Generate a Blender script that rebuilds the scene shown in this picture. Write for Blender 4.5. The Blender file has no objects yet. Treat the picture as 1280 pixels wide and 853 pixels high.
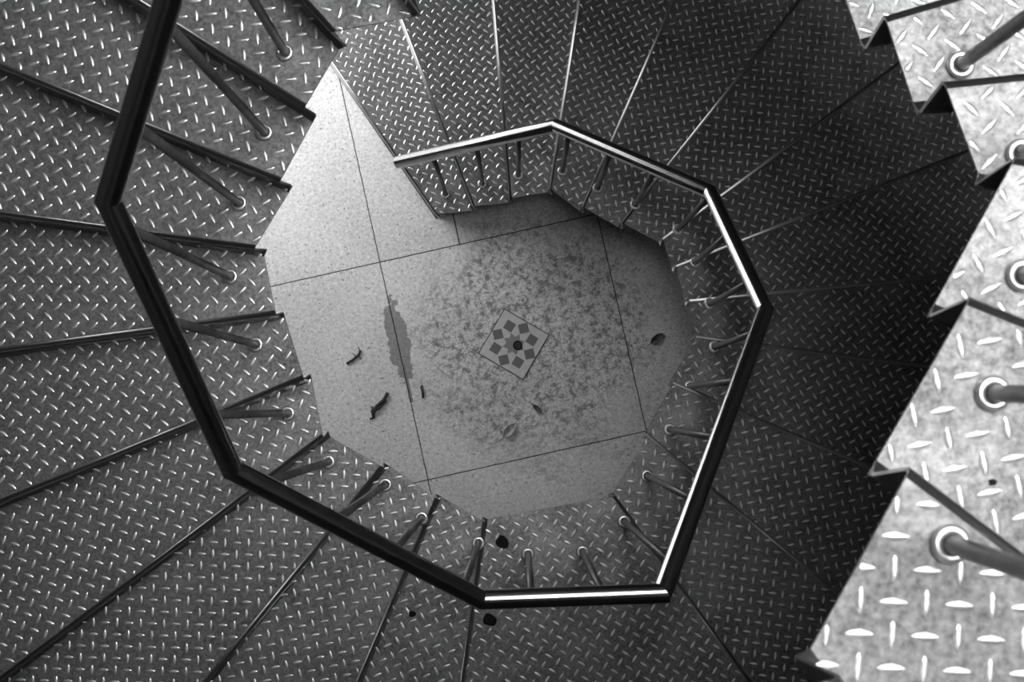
import bpy, bmesh, math, random
from mathutils import Vector, Matrix

random.seed(7)
C = bpy.context.scene.collection
PI = math.pi
H = 0.165            # rise of one step
RO = 2.12            # outer radius of the stair
NOSE = 0.013         # radius of the rounded nosing
LEAN = 0.014         # riser leans back under the nosing
TH = 0.006           # plate thickness
FACE_GAP = 0.0012

# ------------------------------------------------------------------ helpers
def link(o):
    C.objects.link(o)
    return o

def empty(name, loc=(0, 0, 0), rotz=0.0, parent=None):
    o = bpy.data.objects.new(name, None)
    o.empty_display_size = 0.1
    o.location = loc
    o.rotation_euler = (0, 0, rotz)
    if parent:
        o.parent = parent
    return link(o)

def tag(o, label=None, cat=None, group=None, kind=None):
    if label: o['label'] = label
    if cat: o['category'] = cat
    if group: o['group'] = group
    if kind: o['kind'] = kind
    return o

class MB:
    """collects vertices and faces for ONE mesh object"""
    def __init__(s):
        s.v, s.f, s.m, s.s = [], [], [], []
    def vert(s, p):
        s.v.append((p[0], p[1], p[2])); return len(s.v) - 1
    def face(s, ids, mat=0, smooth=False):
        s.f.append(tuple(ids)); s.m.append(mat); s.s.append(smooth)
    def build(s, name, mats, parent=None, weld=False):
        me = bpy.data.meshes.new(name)
        me.from_pydata(s.v, [], s.f)
        for m in (mats if isinstance(mats, (list, tuple)) else [mats]):
            me.materials.append(m)
        me.polygons.foreach_set('material_index', s.m)
        me.polygons.foreach_set('use_smooth', s.s)
        bm = bmesh.new(); bm.from_mesh(me)
        if weld:
            bmesh.ops.remove_doubles(bm, verts=bm.verts, dist=1e-5)
        bmesh.ops.recalc_face_normals(bm, faces=bm.faces)
        bm.to_mesh(me); bm.free()
        me.update()
        o = bpy.data.objects.new(name, me)
        if parent: o.parent = parent
        return link(o)

def ring(p, u, w, r, n, ph=0.0):
    return [p + u * (r * math.cos(ph + 2 * PI * i / n)) + w * (r * math.sin(ph + 2 * PI * i / n)) for i in range(n)]

def tube(mb, pts, r, n=24, mat=0, caps=True, smooth=True):
    """tube with mitred corners through pts"""
    pts = [Vector(p) for p in pts]
    dirs = [(pts[i + 1] - pts[i]).normalized() for i in range(len(pts) - 1)]
    up = Vector((0, 0, 1))
    rows = []
    def frame(d):
        a = up - d * up.dot(d)
        if a.length < 1e-3: a = Vector((1, 0, 0)) - d * d.x
        a.normalize()
        return a, d.cross(a)
    for i, d in enumerate(dirs):
        a, b = frame(d)
        for end in (0, 1):
            p = pts[i + end]
            rg = ring(p, a, b, r, n)
            j = i + end
            if 0 < j < len(pts) - 1:            # slide along the tube to the mitre plane
                nrm = (dirs[j - 1] + dirs[j]).normalized()
                rg = [q + d * ((p - q).dot(nrm) / d.dot(nrm)) for q in rg]
            rows.append([mb.vert(q) for q in rg])
    for k in range(0, len(rows), 2):
        A, B = rows[k], rows[k + 1]
        for i in range(n):
            mb.face((A[i], A[(i + 1) % n], B[(i + 1) % n], B[i]), mat, smooth)
    if caps:
        mb.face(rows[0][::-1], mat); mb.face(rows[-1], mat)

def lathe(mb, prof, centre, n=24, mat=0, smooth=True, closed=False):
    rows = []
    for r, z in prof:
        rows.append([mb.vert((centre[0] + r * math.cos(2 * PI * i / n), centre[1] + r * math.sin(2 * PI * i / n), centre[2] + z)) for i in range(n)])
    m = len(rows)
    for k in range(m if closed else m - 1):
        A, B = rows[k], rows[(k + 1) % m]
        for i in range(n):
            mb.face((A[i], A[(i + 1) % n], B[(i + 1) % n], B[i]), mat, smooth)
    return rows

def box(mb, lo, hi, mat=0, M=None):
    ids = []
    for z in (lo[2], hi[2]):
        for x, y in ((lo[0], lo[1]), (hi[0], lo[1]), (hi[0], hi[1]), (lo[0], hi[1])):
            p = Vector((x, y, z))
            if M is not None: p = M @ p
            ids.append(mb.vert(p))
    for f in ((0, 3, 2, 1), (4, 5, 6, 7), (0, 1, 5, 4), (1, 2, 6, 5), (2, 3, 7, 6), (3, 0, 4, 7)):
        mb.face([ids[i] for i in f], mat)

def prism(mb, poly, z0, z1, mat=0):
    a = [mb.vert((p[0], p[1], z0)) for p in poly]
    b = [mb.vert((p[0], p[1], z1)) for p in poly]
    n = len(poly)
    mb.face(a[::-1], mat); mb.face(b, mat)
    for i in range(n):
        mb.face((a[i], a[(i + 1) % n], b[(i + 1) % n], b[i]), mat)

def isect(p, d, q, e):
    """2-D intersection of lines p+s d and q+t e"""
    den = d[0] * e[1] - d[1] * e[0]
    s = ((q[0] - p[0]) * e[1] - (q[1] - p[1]) * e[0]) / den
    return Vector((p[0] + d[0] * s, p[1] + d[1] * s))

# ---------------------------------------------------------------- materials
def new_mat(name):
    m = bpy.data.materials.new(name); m.use_nodes = True
    nt = m.node_tree
    return m, nt, nt.nodes['Principled BSDF']

def grey(v): return (v, v, v, 1)

def nd(nt, t, **kw):
    n = nt.nodes.new(t)
    for k, v in kw.items(): setattr(n, k, v)
    return n

def noise(nt, vec, scale, detail=4, rough=0.6, dist=0.0):
    n = nd(nt, 'ShaderNodeTexNoise')
    n.inputs['Scale'].default_value = scale; n.inputs['Detail'].default_value = detail
    n.inputs['Roughness'].default_value = rough; n.inputs['Distortion'].default_value = dist
    if vec is not None: nt.links.new(vec, n.inputs['Vector'])
    return n.outputs['Fac']

def rng(nt, val, a, b, lo, hi, clamp=True):
    n = nd(nt, 'ShaderNodeMapRange'); n.clamp = clamp
    nt.links.new(val, n.inputs['Value'])
    n.inputs['From Min'].default_value = a; n.inputs['From Max'].default_value = b
    n.inputs['To Min'].default_value = lo; n.inputs['To Max'].default_value = hi
    return n.outputs['Result']

def math2(nt, op, a, b=None):
    n = nd(nt, 'ShaderNodeMath', operation=op)
    for i, x in enumerate((a, b)):
        if x is None: continue
        if isinstance(x, (int, float)): n.inputs[i].default_value = x
        else: nt.links.new(x, n.inputs[i])
    return n.outputs[0]

def steel(name, base, var, metallic, rough, rvar, scale=9.0, speck=0.0, bump=0.0):
    m, nt, b = new_mat(name)
    pos = nd(nt, 'ShaderNodeNewGeometry').outputs['Position']
    big = noise(nt, pos, scale, 6, 0.65)
    fine = noise(nt, pos, scale * 14, 4, 0.7)
    v = math2(nt, 'ADD', rng(nt, big, 0.3, 0.7, base - var, base + var), rng(nt, fine, 0.3, 0.7, -speck, speck))
    comb = nd(nt, 'ShaderNodeCombineColor')
    for i in range(3): nt.links.new(v, comb.inputs[i])
    nt.links.new(comb.outputs[0], b.inputs['Base Color'])
    nt.links.new(rng(nt, big, 0.3, 0.7, rough + rvar, rough - rvar), b.inputs['Roughness'])
    b.inputs['Metallic'].default_value = metallic
    if bump:
        bp = nd(nt, 'ShaderNodeBump'); bp.inputs['Strength'].default_value = bump; bp.inputs['Distance'].default_value = 0.001
        nt.links.new(fine, bp.inputs['Height']); nt.links.new(bp.outputs[0], b.inputs['Normal'])
    return m

M_PLATE = steel('checker_plate_steel', 0.185, 0.05, 0.72, 0.50, 0.06, 7, 0.10, 0.4)
M_DIAM = steel('worn_diamond_steel', 0.92, 0.05, 0.85, 0.36, 0.05, 20, 0.03)
M_DIRT = steel('dirt_round_the_diamonds', 0.16, 0.04, 0.2, 0.7, 0.05, 20, 0.03)
M_RISER = steel('riser_steel', 0.40, 0.07, 1.0, 0.36, 0.03, 12, 0.04, 0.04)
M_RAIL = steel('polished_tube_steel', 0.55, 0.05, 1.0, 0.21, 0.05, 25, 0.02)
M_BAL = steel('baluster_steel', 0.055, 0.02, 0.0, 0.42, 0.05, 25, 0.03)
M_COLLAR = steel('bare_collar_steel', 0.75, 0.06, 0.85, 0.30, 0.05, 40, 0.02)
M_BLACK = steel('tar_black', 0.012, 0.004, 0.0, 0.8, 0.05, 30)
M_BLACK.node_tree.nodes['Principled BSDF'].inputs['Specular IOR Level'].default_value = 0.1
M_WALL = steel('added_wall_dark', 0.05, 0.015, 0.0, 0.85, 0.05, 3, 0.02, 0.3)  # dark surface of the added walls and overhead slab
M_LEAF = steel('dry_leaf_skin', 0.46, 0.10, 0.0, 0.7, 0.1, 60, 0.05, 0.4)
M_LEAF2 = steel('dark_leaf_skin', 0.09, 0.04, 0.0, 0.7, 0.1, 60, 0.03, 0.4)
M_TWIG = steel('twig_bark', 0.035, 0.02, 0.0, 0.8, 0.1, 60, 0.01, 0.4)
M_CEMENT = steel('pale_cement_tile', 0.58, 0.07, 0.0, 0.7, 0.05, 60, 0.12, 0.2)
M_INLAY = steel('grey_inlay', 0.15, 0.012, 0.0, 0.6, 0.05, 30, 0.02)
M_INLAY2 = steel('mid_grey_inlay', 0.24, 0.02, 0.0, 0.6, 0.05, 30, 0.04)
M_GROUT = steel('dark_grout', 0.03, 0.01, 0.0, 0.9, 0.05, 30)

FLOOR_ROT = math.radians(12.6)
FLOOR_O = (-0.658, 0.381)
TILE = 1.067

def floor_material():
    m, nt, b = new_mat('stone_floor_slabs')
    L = nt.links.new
    co = nd(nt, 'ShaderNodeTexCoord').outputs['Object']
    sx = nd(nt, 'ShaderNodeSeparateXYZ'); L(co, sx.inputs[0])
    u, v = sx.outputs['X'], sx.outputs['Y']
    # ---- joints
    wob = rng(nt, noise(nt, co, 14, 2), 0, 1, -0.0025, 0.0025)
    def near(x, c, w):       # 1 on the joint line x = c
        d = math2(nt, 'ABSOLUTE', math2(nt, 'ADD', math2(nt, 'SUBTRACT', x, c), wob))
        return rng(nt, d, w * 0.5, w, 1, 0)
    def per(x, w):           # every TILE
        d = math2(nt, 'ABSOLUTE', math2(nt, 'SUBTRACT', math2(nt, 'MODULO', math2(nt, 'ADD', math2(nt, 'ADD', x, wob), TILE * 20.5), TILE), TILE * 0.5))
        return rng(nt, d, w * 0.5, w, 1, 0)
    joints = math2(nt, 'MAXIMUM', per(u, 0.0033), per(v, 0.0033))
    above = math2(nt, 'GREATER_THAN', v, 0.0)
    extra = math2(nt, 'MULTIPLY', math2(nt, 'MULTIPLY', near(u, 0.392, 0.004), above), math2(nt, 'LESS_THAN', v, TILE))
    joints = math2(nt, 'MAXIMUM', joints, extra)
    # ---- worn stone
    big = noise(nt, co, 2.2, 5, 0.6)
    mid = noise(nt, co, 50, 6, 0.75)
    fine = noise(nt, co, 85, 5, 0.85)
    base = rng(nt, big, 0.3, 0.7, 0.58, 0.76)
    base = math2(nt, 'ADD', base, rng(nt, mid, 0.3, 0.7, -0.17, 0.17))
    base = math2(nt, 'ADD', base, rng(nt, fine, 0.3, 0.7, -0.22, 0.22))
    # ---- mottled damp patches over the middle slab
    cu, cv = 0.66, -0.50
    du = math2(nt, 'SUBTRACT', u, cu); dv = math2(nt, 'SUBTRACT', v, cv)
    rad = math2(nt, 'SQRT', math2(nt, 'ADD', math2(nt, 'MULTIPLY', du, du), math2(nt, 'MULTIPLY', dv, dv)))
    rad = math2(nt, 'ADD', rad, rng(nt, noise(nt, co, 4, 3), 0.3, 0.7, -0.14, 0.14))
    mask = rng(nt, rad, 0.42, 0.68, 1, 0)
    blot = noise(nt, co, 24, 8, 0.82, 0.15)
    blot2 = noise(nt, co, 60, 6, 0.8, 0.1)
    bl = math2(nt, 'MAXIMUM', rng(nt, blot, 0.49, 0.56, 0, 1), math2(nt, 'MULTIPLY', rng(nt, blot2, 0.52, 0.60, 0, 1), 0.8))
    stain = math2(nt, 'MULTIPLY', bl, mask)
    # ---- the long dark drip beside the joint
    p = nd(nt, 'ShaderNodeMapping'); L(co, p.inputs['Vector'])
    p.inputs['Location'].default_value = (-0.004, 0.385, 0)
    sp = nd(nt, 'ShaderNodeSeparateXYZ'); L(p.outputs[0], sp.inputs[0])
    a = math2(nt, 'DIVIDE', sp.outputs['X'], 0.056); c = math2(nt, 'DIVIDE', sp.outputs['Y'], 0.21)
    rr = math2(nt, 'ADD', math2(nt, 'MULTIPLY', a, a), math2(nt, 'MULTIPLY', c, c))
    rr = math2(nt, 'ADD', rr, rng(nt, noise(nt, co, 16, 3), 0.3, 0.7, -0.45, 0.45))
    drip = math2(nt, 'MULTIPLY', rng(nt, rr, 0.86, 1.0, 1, 0), 0.9)
    tail = math2(nt, 'MULTIPLY', near(u, 0.004, 0.011), math2(nt, 'MULTIPLY', math2(nt, 'LESS_THAN', v, -0.5), math2(nt, 'GREATER_THAN', v, -0.69)))
    drip = math2(nt, 'MAXIMUM', drip, tail)
    # small dirt specks everywhere
    spk = rng(nt, noise(nt, co, 60, 3, 0.6), 0.62, 0.67, 0, 0.9)
    dark = math2(nt, 'MAXIMUM', math2(nt, 'MAXIMUM', stain, drip), spk)
    val = math2(nt, 'MULTIPLY', base, rng(nt, dark, 0, 1, 1, 0.33))
    val = math2(nt, 'MULTIPLY', val, rng(nt, joints, 0, 1, 1, 0.08))
    comb = nd(nt, 'ShaderNodeCombineColor')
    for i in range(3): L(val, comb.inputs[i])
    L(comb.outputs[0], b.inputs['Base Color'])
    b.inputs['Roughness'].default_value = 0.72
    bp = nd(nt, 'ShaderNodeBump'); bp.inputs['Strength'].default_value = 0.5; bp.inputs['Distance'].default_value = 0.003
    L(math2(nt, 'SUBTRACT', rng(nt, mid, 0, 1, 0, 0.5), joints), bp.inputs['Height']); L(bp.outputs[0], b.inputs['Normal'])
    return m

# ------------------------------------------------------------------ setting
mb = MB()
a = 6.5
ids = [mb.vert(p) for p in ((-a, -a, 0), (a, -a, 0), (a, a, 0), (-a, a, 0))]
lo = [mb.vert(p) for p in ((-a, -a, -0.12), (a, -a, -0.12), (a, a, -0.12), (-a, a, -0.12))]
mb.face(ids); mb.face(lo[::-1])
for i in range(4): mb.face((ids[i], lo[i], lo[(i + 1) % 4], ids[(i + 1) % 4]))
fl = mb.build('floor', floor_material())
fl.location = (FLOOR_O[0], FLOOR_O[1], 0); fl.rotation_euler = (0, 0, FLOOR_ROT)
tag(fl, 'mottled grey stone slab floor at the bottom of the stair well', 'floor', kind='structure')

WH = 8.1
def wall(name, label, boxes):  # unseen enclosure, added to shape the light on the stair
    mb = MB()
    for lo, hi in boxes: box(mb, lo, hi)
    tag(mb.build(name, M_WALL), label, 'wall', kind='structure')
WI, WT = 2.20, 0.25
wall('added_wall_right', 'dark unseen wall on the right, added to shape the light', [((WI, -WI - WT, 0), (WI + WT, WI + WT, WH))])
wall('added_wall_front', 'dark unseen wall on the near side, added to shape the light', [((-WI - WT, -WI - WT, 0), (WI, -WI, WH))])
DH0 = 2.4  # head height of the invented doorway that lets in side light
wall('added_wall_left', 'dark unseen wall added on the left, with an invented doorway for side light', [
    ((-WI - WT, -WI, 0), (-WI, 1.0, WH)), ((-WI - WT, 1.0, DH0), (-WI, WI, WH))])
wall('added_wall_back', 'dark unseen wall added on the far side, with an invented doorway for side light', [
    ((-1.1, WI, 0), (WI, WI + WT, WH)), ((-WI - WT, WI, DH0), (-1.1, WI + WT, WH))])

OPEN = (-0.15, WI, -0.55, 2.0)                # invented roof opening, placed to light the right and far part of the well
mb = MB()  # unseen slab added around the opening to hold back the sky
x0, x1, y0, y1 = OPEN
box(mb, (-WI - WT, -WI - WT, WH), (x0, WI + WT, WH + 0.2)); box(mb, (x0, -WI - WT, WH), (WI + WT, y0, WH + 0.2)); box(mb, (x0, y1, WH), (WI + WT, WI + WT, WH + 0.2))
tag(mb.build('added_ceiling', M_WALL), 'dark unseen slab added overhead, its opening made to light the steps', 'added_ceiling', kind='structure')

# ---------------------------------------------------------------- staircase
INNER = {1: (-0.3885, 0.5909), 2: (-0.2071, 0.6064), 3: (-0.0375, 0.6202), 4: (0.1382, 0.6463), 5: (0.2743, 0.5399), 6: (0.4296, 0.451), 7: (0.5859, 0.369), 8: (0.6229, 0.2432), 9: (0.6568, 0.096), 10: (0.667, -0.0463), 11: (0.5634, -0.2209), 12: (0.4567, -0.4071), 13: (0.3316, -0.6135), 14: (-0.0998, -0.6922), 15: (-0.2472, -0.6074), 16: (-0.404, -0.5008), 17: (-0.5681, -0.408), 18: (-0.6022, -0.2379), 19: (-0.6564, -0.0669), 20: (-0.6901, 0.095), 21: (-0.5982, 0.2472), 22: (-0.5142, 0.4019), 23: (-0.4304, 0.5466), 24: (-0.2407, 0.5825), 25: (-0.0551, 0.6116), 26: (0.1306, 0.6407), 27: (0.2605, 0.5668), 28: (0.3904, 0.4928), 29: (0.5203, 0.4188), 30: (0.5658, 0.2838), 31: (0.6088, 0.146), 32: (0.6569, 0.0099), 33: (0.5457, -0.1872), 34: (0.4288, -0.3856), 35: (0.3165, -0.5832), 36: (-0.0998, -0.6922)}
ANG = {1: 124.5, 2: 111.1, 3: 94.8, 4: 81.2, 5: 66.4, 6: 51.5, 7: 36.8, 8: 21.7, 9: 5.5, 10: -7.6, 11: -23.5, 12: -39.9, 13: -53.8, 14: -98.0, 15: -113.2, 16: -129.3, 17: -142.9, 18: -157.6, 19: -172.4, 20: 172.4, 21: 157.6, 22: 147.6, 23: 132.1, 24: 111.1, 25: 94.8, 26: 81.2, 27: 66.4, 28: 51.5, 29: 36.8, 30: 16.5, 31: 5.7, 32: -7.6, 33: -22.0, 34: -37.3, 35: -53.8, 36: -98.0}

for _k in range(37, 51):              # the next flight up repeats the one below it
    INNER[_k] = INNER[_k - 22]; ANG[_k] = ANG[_k - 22]

def udir(k): return Vector((math.cos(math.radians(ANG[k])), math.sin(math.radians(ANG[k]))))
def back(k):          # points up the stair, square to riser line k (clockwise)
    u = udir(k); return Vector((u.y, -u.x))
def edge(k): return Vector(INNER[k]), (Vector(INNER[k + 1]) - Vector(INNER[k])).normalized()

def outer_on(p, u):   # along u from p out to radius RO
    b = p.dot(u); c = p.dot(p) - RO * RO
    return p + u * (-b + math.sqrt(b * b - c))

def in_poly(p, poly, margin):
    n = len(poly); best = 1e9
    for i in range(n):
        a = poly[i]; e = poly[(i + 1) % n] - a; l = e.length
        if l < 1e-9: continue
        best = min(best, (e.y * (p.x - a.x) - e.x * (p.y - a.y)) / l)   # polygon runs clockwise
    return best >= margin

PITCH = 0.0355
DL, DW, DH = 0.0152, 0.0046, 0.0021
def diamond(mb, p, z, ang, s0=1.0, s1=1.0):
    ca, sa = math.cos(ang), math.sin(ang)
    def P(x, y, h):
        return (p.x + x * ca - y * sa, p.y + x * sa + y * ca, z + h)
    outl = [(1, 0), (0.62, 0.62), (0, 1), (-0.62, 0.62), (-1, 0), (-0.62, -0.62), (0, -1), (0.62, -0.62)]
    def row(fx, fy, h):
        return [mb.vert(P(x * fx * (s1 if x > 0 else s0), y * fy, h)) for x, y in outl]
    sk = row(DL + 0.0016, DW + 0.0015, 0.00012)
    b = row(DL, DW, 0.0003)
    m = row(DL * 0.84, DW * 0.62, DH * 0.8)
    t = row(DL * 0.6, DW * 0.22, DH)
    for i in range(8):
        j = (i + 1) % 8
        mb.face((sk[i], sk[j], b[j], b[i]), 2, False)
        mb.face((b[i], b[j], m[j], m[i]), 1, True)
        mb.face((m[i], m[j], t[j], t[i]), 1, True)
    mb.face(t, 1, True)

SPOTS = {13: [(-0.0495, -0.7685, 0.020), (-0.0922, -1.0267, 0.021)], 14: [(-0.3405, -0.9862, 0.011)], 33: [(0.567, -0.41, 0.0045)]}

def blot(mb, x, y, z, r, mat):
    n = 14
    ph = random.random() * 6
    ids = [mb.vert((x + r * (1 + 0.18 * math.sin(3 * t + ph) + 0.1 * math.sin(5 * t)) * math.cos(t), y + r * (0.95 + 0.15 * math.sin(2 * t + ph)) * math.sin(t), z + DH + 0.0004)) for t in [2 * PI * i / n for i in range(n)]]
    low = [mb.vert((mb.v[i][0] + (mb.v[i][0] - x) * 0.12, mb.v[i][1] + (mb.v[i][1] - y) * 0.12, z)) for i in ids]
    mb.face(ids, mat)
    for i in range(n): mb.face((low[i], low[(i + 1) % n], ids[(i + 1) % n], ids[i]), mat)

def top_mesh(k):
    """plate of tread k with its raised diamonds"""
    z = k * H
    e0, ed = edge(k)
    d0 = NOSE                      # the plate starts behind the rounded nosing
    d1 = LEAN + 0.004
    uf, bf = udir(k), back(k)
    ub, bb = udir(k + 1), back(k + 1)
    pf = Vector(INNER[k]) + bf * d0; pb = Vector(INNER[k + 1]) + bb * d1
    A = isect(pf, uf, e0, ed); B = isect(pb, ub, e0, ed)
    Ao, Bo = outer_on(A, uf), outer_on(B, ub)
    aA, aB = math.atan2(Ao.y, Ao.x), math.atan2(Bo.y, Bo.x)
    while aB > aA: aB -= 2 * PI
    n = 8 if k not in (13, 35) else 16
    arc = [Vector((RO * math.cos(aA + (aB - aA) * i / n), RO * math.sin(aA + (aB - aA) * i / n))) for i in range(n + 1)]
    poly = [A] + arc + [B]         # clockwise seen from above
    mb = MB()
    t = [mb.vert((p.x, p.y, z)) for p in poly]; b = [mb.vert((p.x, p.y, z - TH)) for p in poly]
    mb.face(t[::-1]); mb.face(b)
    for i in range(len(poly)):
        j = (i + 1) % len(poly)
        mb.face((t[i], t[j], b[j], b[i]))
    # diamonds: a chequerboard lattice at 45 degrees to the tread
    am = math.atan2((uf + ub).y, (uf + ub).x) + math.radians(43 + random.uniform(-4, 4))
    ex = Vector((math.cos(am), math.sin(am))); ey = Vector((-ex.y, ex.x))
    off = Vector((random.random(), random.random())) * PITCH * 2
    N = int(2.6 / PITCH)
    tb = TREAD_BALS.get(k, [])
    sp = SPOTS.get(k, [])
    for i in (range(-N, N) if k < 36 else ()):      # the flight overhead shows no tread tops
        for j in range(-N, N):
            p = off + ex * (i * PITCH) + ey * (j * PITCH)
            if p.length < 0.4 or p.length > RO: continue
            if not in_poly(p, poly, 0.002): continue
            turn = (i + j) % 2
            d = ey if turn else ex
            if any((p - q).length < 0.031 for q in tb): continue
            if any((p - Vector(q[:2])).length < q[2] * 1.1 for q in sp): continue
            s = [1.0, 1.0]
            for w, sg in ((0, -1), (1, 1)):
                for tr in (1.0, 0.75, 0.5, 0.25, 0.0):
                    s[w] = tr
                    if in_poly(p + d * (sg * DL * tr), poly, 0.0015): break
            if s[0] + s[1] < 0.6: continue
            diamond(mb, p, z, math.atan2(d.y, d.x), s[0], s[1])
    for x, y, r in sp: blot(mb, x, y, z, r, 3)
    return mb

def riser_mesh(k):
    """folded plate: rounded nosing, leaning riser, coved foot"""
    zt = k * H; zb = (k - 1) * H
    prof = []
    for i in range(8):                                   # nosing
        t = PI / 2 + (PI / 2) * i / 7
        prof.append((NOSE + NOSE * math.cos(t), zt - NOSE + NOSE * math.sin(t)))
    rc = 0.016
    prof.append((LEAN * 0.45, zt - H * 0.45))
    x0 = LEAN
    for i in range(6):                                   # cove
        t = (PI / 2) * i / 5
        prof.append((x0 - rc + rc * math.cos(t), zb + rc - rc * math.sin(t) + 0.0006))
        # thickness on the hidden side
    back_side = []
    for i, (x, zz) in enumerate(prof):
        a = prof[max(i - 1, 0)]; c = prof[min(i + 1, len(prof) - 1)]
        tx, tz = c[0] - a[0], c[1] - a[1]; l = math.hypot(tx, tz) or 1
        back_side.append((x - tz / l * TH * 0.8, zz + tx / l * TH * 0.8))
    loop = prof + back_side[::-1]
    u, bk = udir(k), back(k)
    eF = edge(k)
    eL = edge(k - 1) if k > 1 else (Vector(INNER[1]), eF[1])
    mb = MB(); rows = []
    for side in (0, 1):
        row = []
        for d, zz in loop:
            q = Vector(INNER[k]) + bk * d
            e = eF if d >= 0 else eL
            A = isect(q, u, e[0], e[1])
            if side: A = outer_on(A, u) if A.length < RO else A
            row.append(mb.vert((A.x, A.y, zz)))
        rows.append(row)
    n = len(loop); m = len(prof)
    for i in range(n):
        j = (i + 1) % n
        mb.face((rows[0][i], rows[0][j], rows[1][j], rows[1][i]), 0, i < m - 1)
    for i in range(m - 1):
        for r in rows:
            mb.face((r[i], r[i + 1], r[n - 2 - i], r[n - 1 - i]), 0)
    return mb

# baluster feet and heads (tread number, foot, head on the rail axis)
RAIL = [(-0.4824, 0.6725, 1.17), (0.1454, 0.7371, 1.62), (0.6574, 0.4154, 2.12), (0.7586, -0.0213, 2.63), (0.365, -0.7854, 3.42), (-0.0892, -0.8015, 3.42), (-0.6352, -0.4571, 3.87), (-0.7889, 0.0805, 4.35), (-0.480, 0.634, 4.83),
        (0.155, 0.757, 5.30), (0.632, 0.480, 5.80), (0.790, 0.005, 6.30), (0.385, -0.755, 6.99), (-0.09, -0.80, 6.99)]
BAL = [(1, (-0.3361, 0.6852)), (2, (-0.1595, 0.7097)), (3, (0.0055, 0.7247)), (4, (0.1977, 0.7166)), (5, (0.3426, 0.6186)), (6, (0.4895, 0.5243)), (7, (0.648, 0.402)), (8, (0.6982, 0.2526)), (9, (0.7328, 0.0777)), (10, (0.7287, -0.0937)), (10, (0.639, -0.238)), (11, (0.5454, -0.3954)), (12, (0.4506, -0.5538)), (13, (0.3582, -0.699)), (13, (0.2185, -0.8004)), (13, (0.0363, -0.8085)), (14, (-0.1257, -0.7567)), (15, (-0.2998, -0.6649)), (15, (-0.414, -0.560)), (16, (-0.573, -0.483)), (17, (-0.6717, -0.3355)), (18, (-0.7387, -0.1406)), (19, (-0.7815, 0.038)), (20, (-0.7288, 0.2172)), (21, (-0.6353, 0.3729)), (22, (-0.560, 0.537)),
       (23, (-0.3361, 0.665)), (24, (-0.1595, 0.690)), (25, (0.0055, 0.715)), (26, (0.1977, 0.700)), (27, (0.3426, 0.610)), (28, (0.4895, 0.530)), (29, (0.635, 0.390)), (30, (0.6803, 0.2042)), (31, (0.7154, 0.0392)), (32, (0.6603, -0.1487)), (33, (0.568, -0.3041)), (34, (0.4684, -0.4684)), (35, (0.345, -0.70)), (35, (0.2185, -0.78)), (35, (0.0363, -0.78))]
TREAD_BALS = {}
for k, p in BAL: TREAD_BALS.setdefault(k, []).append(Vector(p))

def rail_top(k, p):
    """nearest point of the rail axis to the vertical through p, above tread k"""
    best = None
    for a, b in zip(RAIL, RAIL[1:]):
        a, b = Vector(a), Vector(b)
        d = b - a; d2 = Vector((d.x, d.y))
        w = (Vector(p) - Vector((a.x, a.y))).dot(d2) / d2.dot(d2)
        w = min(1, max(0, w))
        q = a + d * w
        rise = q.z - k * H
        if not 0.75 < rise < 1.6: continue
        e = (Vector((q.x, q.y)) - Vector(p)).length
        if best is None or e < best[0]: best = (e, q)
    return best[1]

stair = empty('spiral_staircase', (0, 0, 0))
tag(stair, 'winding steel staircase of checker plate steps around an open eight sided well', 'staircase')
LAST = 36
ROLES = [M_PLATE, M_DIAM, M_DIRT, M_BLACK]
for k in range(1, LAST):
    t = top_mesh(k).build('landing_plate' if k in (13, 35) else 'tread', ROLES, stair)
    riser_mesh(k).build('riser', M_RISER, t)

# ------------------------------------------------------------------ railing
railing = empty('stair_railing', (RAIL[0][0], RAIL[0][1], 0.165))
tag(railing, 'dark polished tube railing on thin round posts following the inner edge of the steps', 'railing')
def local(p): return Vector(p) - railing.location
mb = MB(); tube(mb, [local(p) for p in RAIL], 0.0255, 32)
mb.build('handrail', M_RAIL, railing)
for k, p in BAL:
    foot = Vector((p[0], p[1], k * H)); head = rail_top(k, p)
    mb = MB()
    tube(mb, [local(foot + Vector((0, 0, 0.0005))), local(head + Vector((0, 0, -0.008)))], 0.0105, 16)
    bobj = mb.build('baluster', M_BAL, railing)
    mb = MB()
    prof = []
    for i in range(10):
        a = 2 * PI * i / 10
        prof.append((0.0155 + 0.0065 * math.cos(a), 0.0065 + 0.0055 * math.sin(a)))
    lathe(mb, prof, local(foot), 28, closed=True)
    c = mb.build('collar', M_COLLAR, bobj)
    c['label'] = 'bright bare metal ring at the foot of the post'

# -------------------------------------------------------------- floor drain
DR = Matrix.Translation((-0.0165, -0.0127, 0)) @ Matrix.Rotation(math.radians(-30.3), 4, 'Z')
drain = empty('floor_drain', (-0.0165, -0.0127, 0), math.radians(-30.3))
tag(drain, 'square pale cement tile with eight grey inlaid squares and a round hole', 'drain')
mb = MB(); box(mb, (-0.1255, -0.1255, 0.0), (0.1255, 0.1255, 0.0022)); mb.build('grout_frame', M_GROUT, drain)
mb = MB(); box(mb, (-0.1215, -0.1215, 0.0), (0.1215, 0.1215, 0.0042)); mb.build('tile', M_CEMENT, drain)
rc = 0.089
for i in range(8):
    a = math.radians(103 + 30.3 + 45 * i)
    c = Vector((rc * math.cos(a), rc * math.sin(a)))
    q = [c + Vector((math.cos(a + PI / 2 * j), math.sin(a + PI / 2 * j))) * 0.0325 for j in range(4)]
    mb = MB(); prism(mb, q, 0.003, 0.0049); mb.build('inlay_square', M_INLAY, drain)
q = []
for i in range(16):
    a = math.radians(103 + 30.3 + 22.5 * i)
    r = 0.055 if i % 2 == 0 else 0.036
    q.append(Vector((r * math.cos(a), r * math.sin(a))))
mb = MB()
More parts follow.
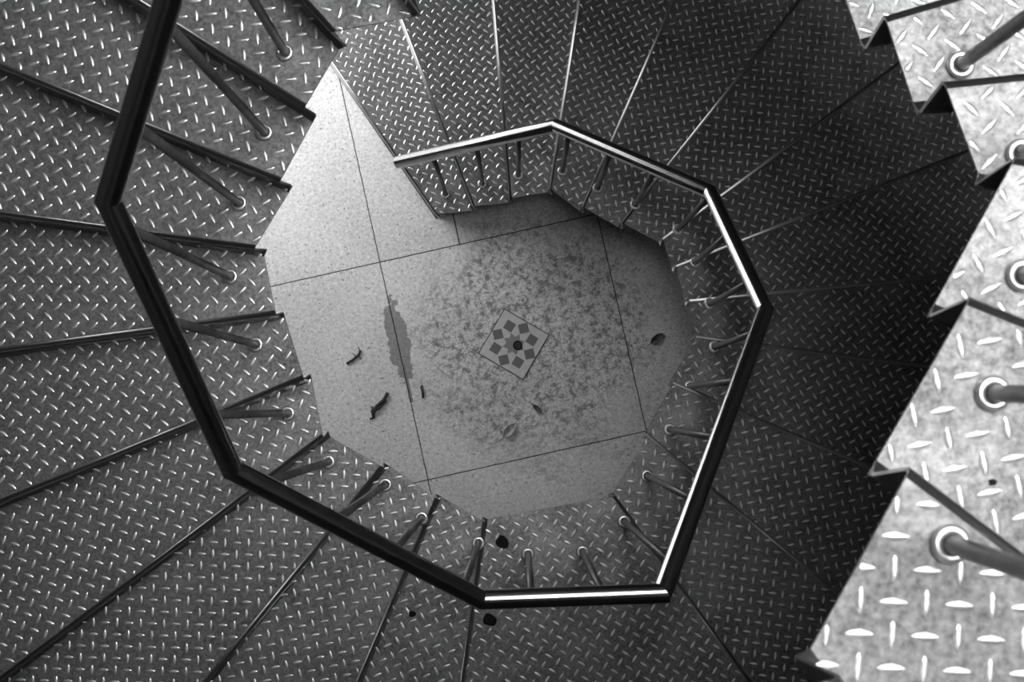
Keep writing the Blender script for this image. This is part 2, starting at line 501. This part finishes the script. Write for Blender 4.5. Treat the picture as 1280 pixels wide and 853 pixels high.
ids = [mb.vert((p.x, p.y, 0.0049)) for p in q]; low = [mb.vert((p.x, p.y, 0.003)) for p in q]
cid = mb.vert((0, 0, 0.0049))
for i in range(16):
    mb.face((ids[i], ids[(i + 1) % 16], cid)); mb.face((ids[i], low[i], low[(i + 1) % 16], ids[(i + 1) % 16]))
mb.build('inlay_star', M_INLAY2, drain)
hl = DR.inverted() @ Vector((0.0019, -0.0186, 0))
mb = MB()
lathe(mb, [(0.0215, 0.003), (0.0225, 0.0066), (0.0195, 0.0072), (0.0175, 0.006), (0.0170, 0.0052)], hl, 28)
mb.build('drain_ring', M_BLACK, drain)
mb = MB()
rows = lathe(mb, [(0.0172, 0.0050), (0.012, 0.0052), (0.0, 0.0054)][:2], hl, 24)
mb.face(rows[-1])
for i in range(5):
    a = i * 1.3
    lathe(mb, [(0.0045, 0.005), (0.004, 0.0068), (0.0012, 0.0076)], hl + Vector((0.008 * math.cos(a), 0.008 * math.sin(a), 0)), 8)
mb.build('drain_grate', M_TWIG, drain)

# ------------------------------------------------------------------- debris
def leaf(name, loc, rot, length, width, curl, mat, label, cat='leaf'):
    root = empty(name, loc, rot)
    tag(root, label, cat)
    mb = MB(); nx, ny = 14, 8
    up, dn = [], []
    for i in range(nx + 1):
        s = i / nx
        w = width * (math.sin(PI * min(1, s * 0.93 + 0.03)) ** 0.75) * (1 - 0.25 * s)
        r1, r2 = [], []
        for j in range(ny + 1):
            t = j / ny * 2 - 1
            x = (s - 0.5) * length
            y = t * w / 2 * (1 + 0.05 * math.sin(17 * s + 3 * t))
            zz = 0.0015 + curl * (t * t * 0.8 + 0.25 * math.sin(5 * s + 1)) * min(1, w / width + 0.2) + 0.0015 * math.sin(23 * s) * abs(t)
            zz = max(zz, 0.0012) + curl * 0.9 * max(0, s - 0.75) * 2
            r1.append(mb.vert((x, y, zz))); r2.append(mb.vert((x, y, zz - 0.0009)))
        up.append(r1); dn.append(r2)
    for i in range(nx):
        for j in range(ny):
            mb.face((up[i][j], up[i + 1][j], up[i + 1][j + 1], up[i][j + 1]), 0, True)
            mb.face((dn[i][j], dn[i][j + 1], dn[i + 1][j + 1], dn[i + 1][j]), 0, True)
    for i in range(nx):
        mb.face((up[i][0], dn[i][0], dn[i + 1][0], up[i + 1][0])); mb.face((up[i][ny], up[i + 1][ny], dn[i + 1][ny], dn[i][ny]))
    for j in range(ny):
        mb.face((up[0][j], up[0][j + 1], dn[0][j + 1], dn[0][j])); mb.face((up[nx][j], dn[nx][j], dn[nx][j + 1], up[nx][j + 1]))
    mb.build('blade', mat, root)
    mb = MB()
    tube(mb, [(-length * 0.5 - length * 0.28, 0.001, 0.0018), (-length * 0.5, 0, 0.003), (0, 0, 0.0035)], 0.0011, 8)
    mb.build('stalk', M_TWIG, root)
    return root

def px(x, y): return (x, y, 0.0)
leaf('dry_leaf', px(-0.036, -0.424), math.radians(48), 0.085, 0.050, 0.020, M_LEAF, 'curled pale dry leaf on the floor below the drain tile')
leaf('dry_leaf', px(0.668, 0.014), math.radians(38), 0.075, 0.042, 0.016, M_LEAF2, 'folded dark dry leaf on the floor right of the drain tile')
leaf('dry_leaf', px(0.092, -0.318), math.radians(-40), 0.050, 0.026, 0.008, M_LEAF2, 'small dark leaf scrap between the drain tile and the curled pale leaf')

def twig(name, loc, rot, bits, label):
    root = empty(name, loc, rot)
    tag(root, label, 'twig')
    for nm, pts, r in bits:
        mb = MB(); tube(mb, pts, r, 8); mb.build(nm, M_TWIG, root)
    return root
twig('twig_bundle', px(-0.655, -0.300), math.radians(52), [
    ('stem', [(-0.062, -0.004, 0.009), (-0.02, 0.006, 0.009), (0.03, -0.002, 0.009), (0.066, 0.004, 0.012)], 0.0085),
    ('side_stem', [(-0.055, 0.012, 0.006), (-0.02, -0.010, 0.011), (0.025, -0.013, 0.006), (0.05, 0.005, 0.016)], 0.0055),
    ('side_stem', [(-0.068, -0.012, 0.005), (-0.05, 0.006, 0.010), (-0.03, 0.022, 0.005)], 0.005),
    ('side_stem', [(-0.085, -0.005, 0.004), (-0.066, -0.018, 0.004), (-0.05, -0.006, 0.012)], 0.004)],
    'thick black clump of broken twigs on the floor left of the drain')
twig('curved_twig', px(-0.772, -0.074), math.radians(24), [
    ('stem', [(-0.052, -0.012, 0.004), (-0.02, -0.008, 0.006), (0.018, 0.004, 0.007), (0.034, 0.020, 0.006)], 0.0062),
    ('side_stem', [(0.004, 0.0, 0.006), (-0.005, 0.022, 0.004)], 0.0022),
    ('side_stem', [(0.012, 0.0, 0.006), (0.022, -0.022, 0.004)], 0.0022),
    ('side_stem', [(0.030, 0.015, 0.006), (0.030, 0.040, 0.003)], 0.0022)],
    'small curved black twig with side shoots at the far left of the floor')
twig('short_twig', px(-0.452, -0.240), math.radians(-80), [
    ('stem', [(-0.030, 0.002, 0.003), (-0.010, 0.0, 0.006), (0.012, 0.0, 0.007), (0.030, -0.002, 0.004)], 0.0062),
    ('side_stem', [(-0.008, 0.0, 0.005), (-0.022, -0.008, 0.003)], 0.003)],
    'short black twig stub just right of the long slab joint')

# ------------------------------------------------------------------- camera
cam = bpy.data.cameras.new('camera')
cam.sensor_width = 36.0
cam.lens = 1900.3 / 1280 * 36.0
cam.clip_start = 0.02; cam.clip_end = 60
cam.dof.use_dof = True
cam.dof.focus_distance = 6.6
cam.dof.aperture_fstop = 11
co = bpy.data.objects.new('camera', cam); link(co)
R = Matrix(((0.99999375, 0.00015814, 0.00353141), (0.0, 0.99899889, -0.04473506), (-0.00353495, 0.04473478, 0.99899264)))
co.matrix_world = Matrix.Translation((0.0008, -0.3228, 7.2648)) @ R.to_4x4()
bpy.context.scene.camera = co

# ------------------------------------------------------------------- lights
w = bpy.data.worlds.new('overcast_sky'); bpy.context.scene.world = w
w.use_nodes = True
nt = w.node_tree
bg = nt.nodes['Background']
tc = nd(nt, 'ShaderNodeTexCoord').outputs['Generated']
def lobe(dirv, lo, hi, amount):
    dv = Vector(dirv).normalized()
    dot = nd(nt, 'ShaderNodeVectorMath', operation='DOT_PRODUCT')
    nt.links.new(tc, dot.inputs[0]); dot.inputs[1].default_value = dv
    return rng(nt, dot.outputs['Value'], lo, hi, 0, amount)
sky = math2(nt, 'ADD', lobe((0, 0, 1), 0.2, 1.0, 14.0), lobe((-0.75, 0.7, 0.22), 0.5, 1.0, 2.1))
sky = math2(nt, 'ADD', sky, 0.06)
comb = nd(nt, 'ShaderNodeCombineColor')
for i in range(3): nt.links.new(sky, comb.inputs[i])
nt.links.new(comb.outputs[0], bg.inputs['Color'])
bg.inputs['Strength'].default_value = 1.0

sc = bpy.context.scene
sc.view_settings.view_transform = 'Standard'
sc.view_settings.look = 'None'
sc.view_settings.exposure = 0.0
sc.view_settings.gamma = 1.0
sc.view_settings.use_curve_mapping = False
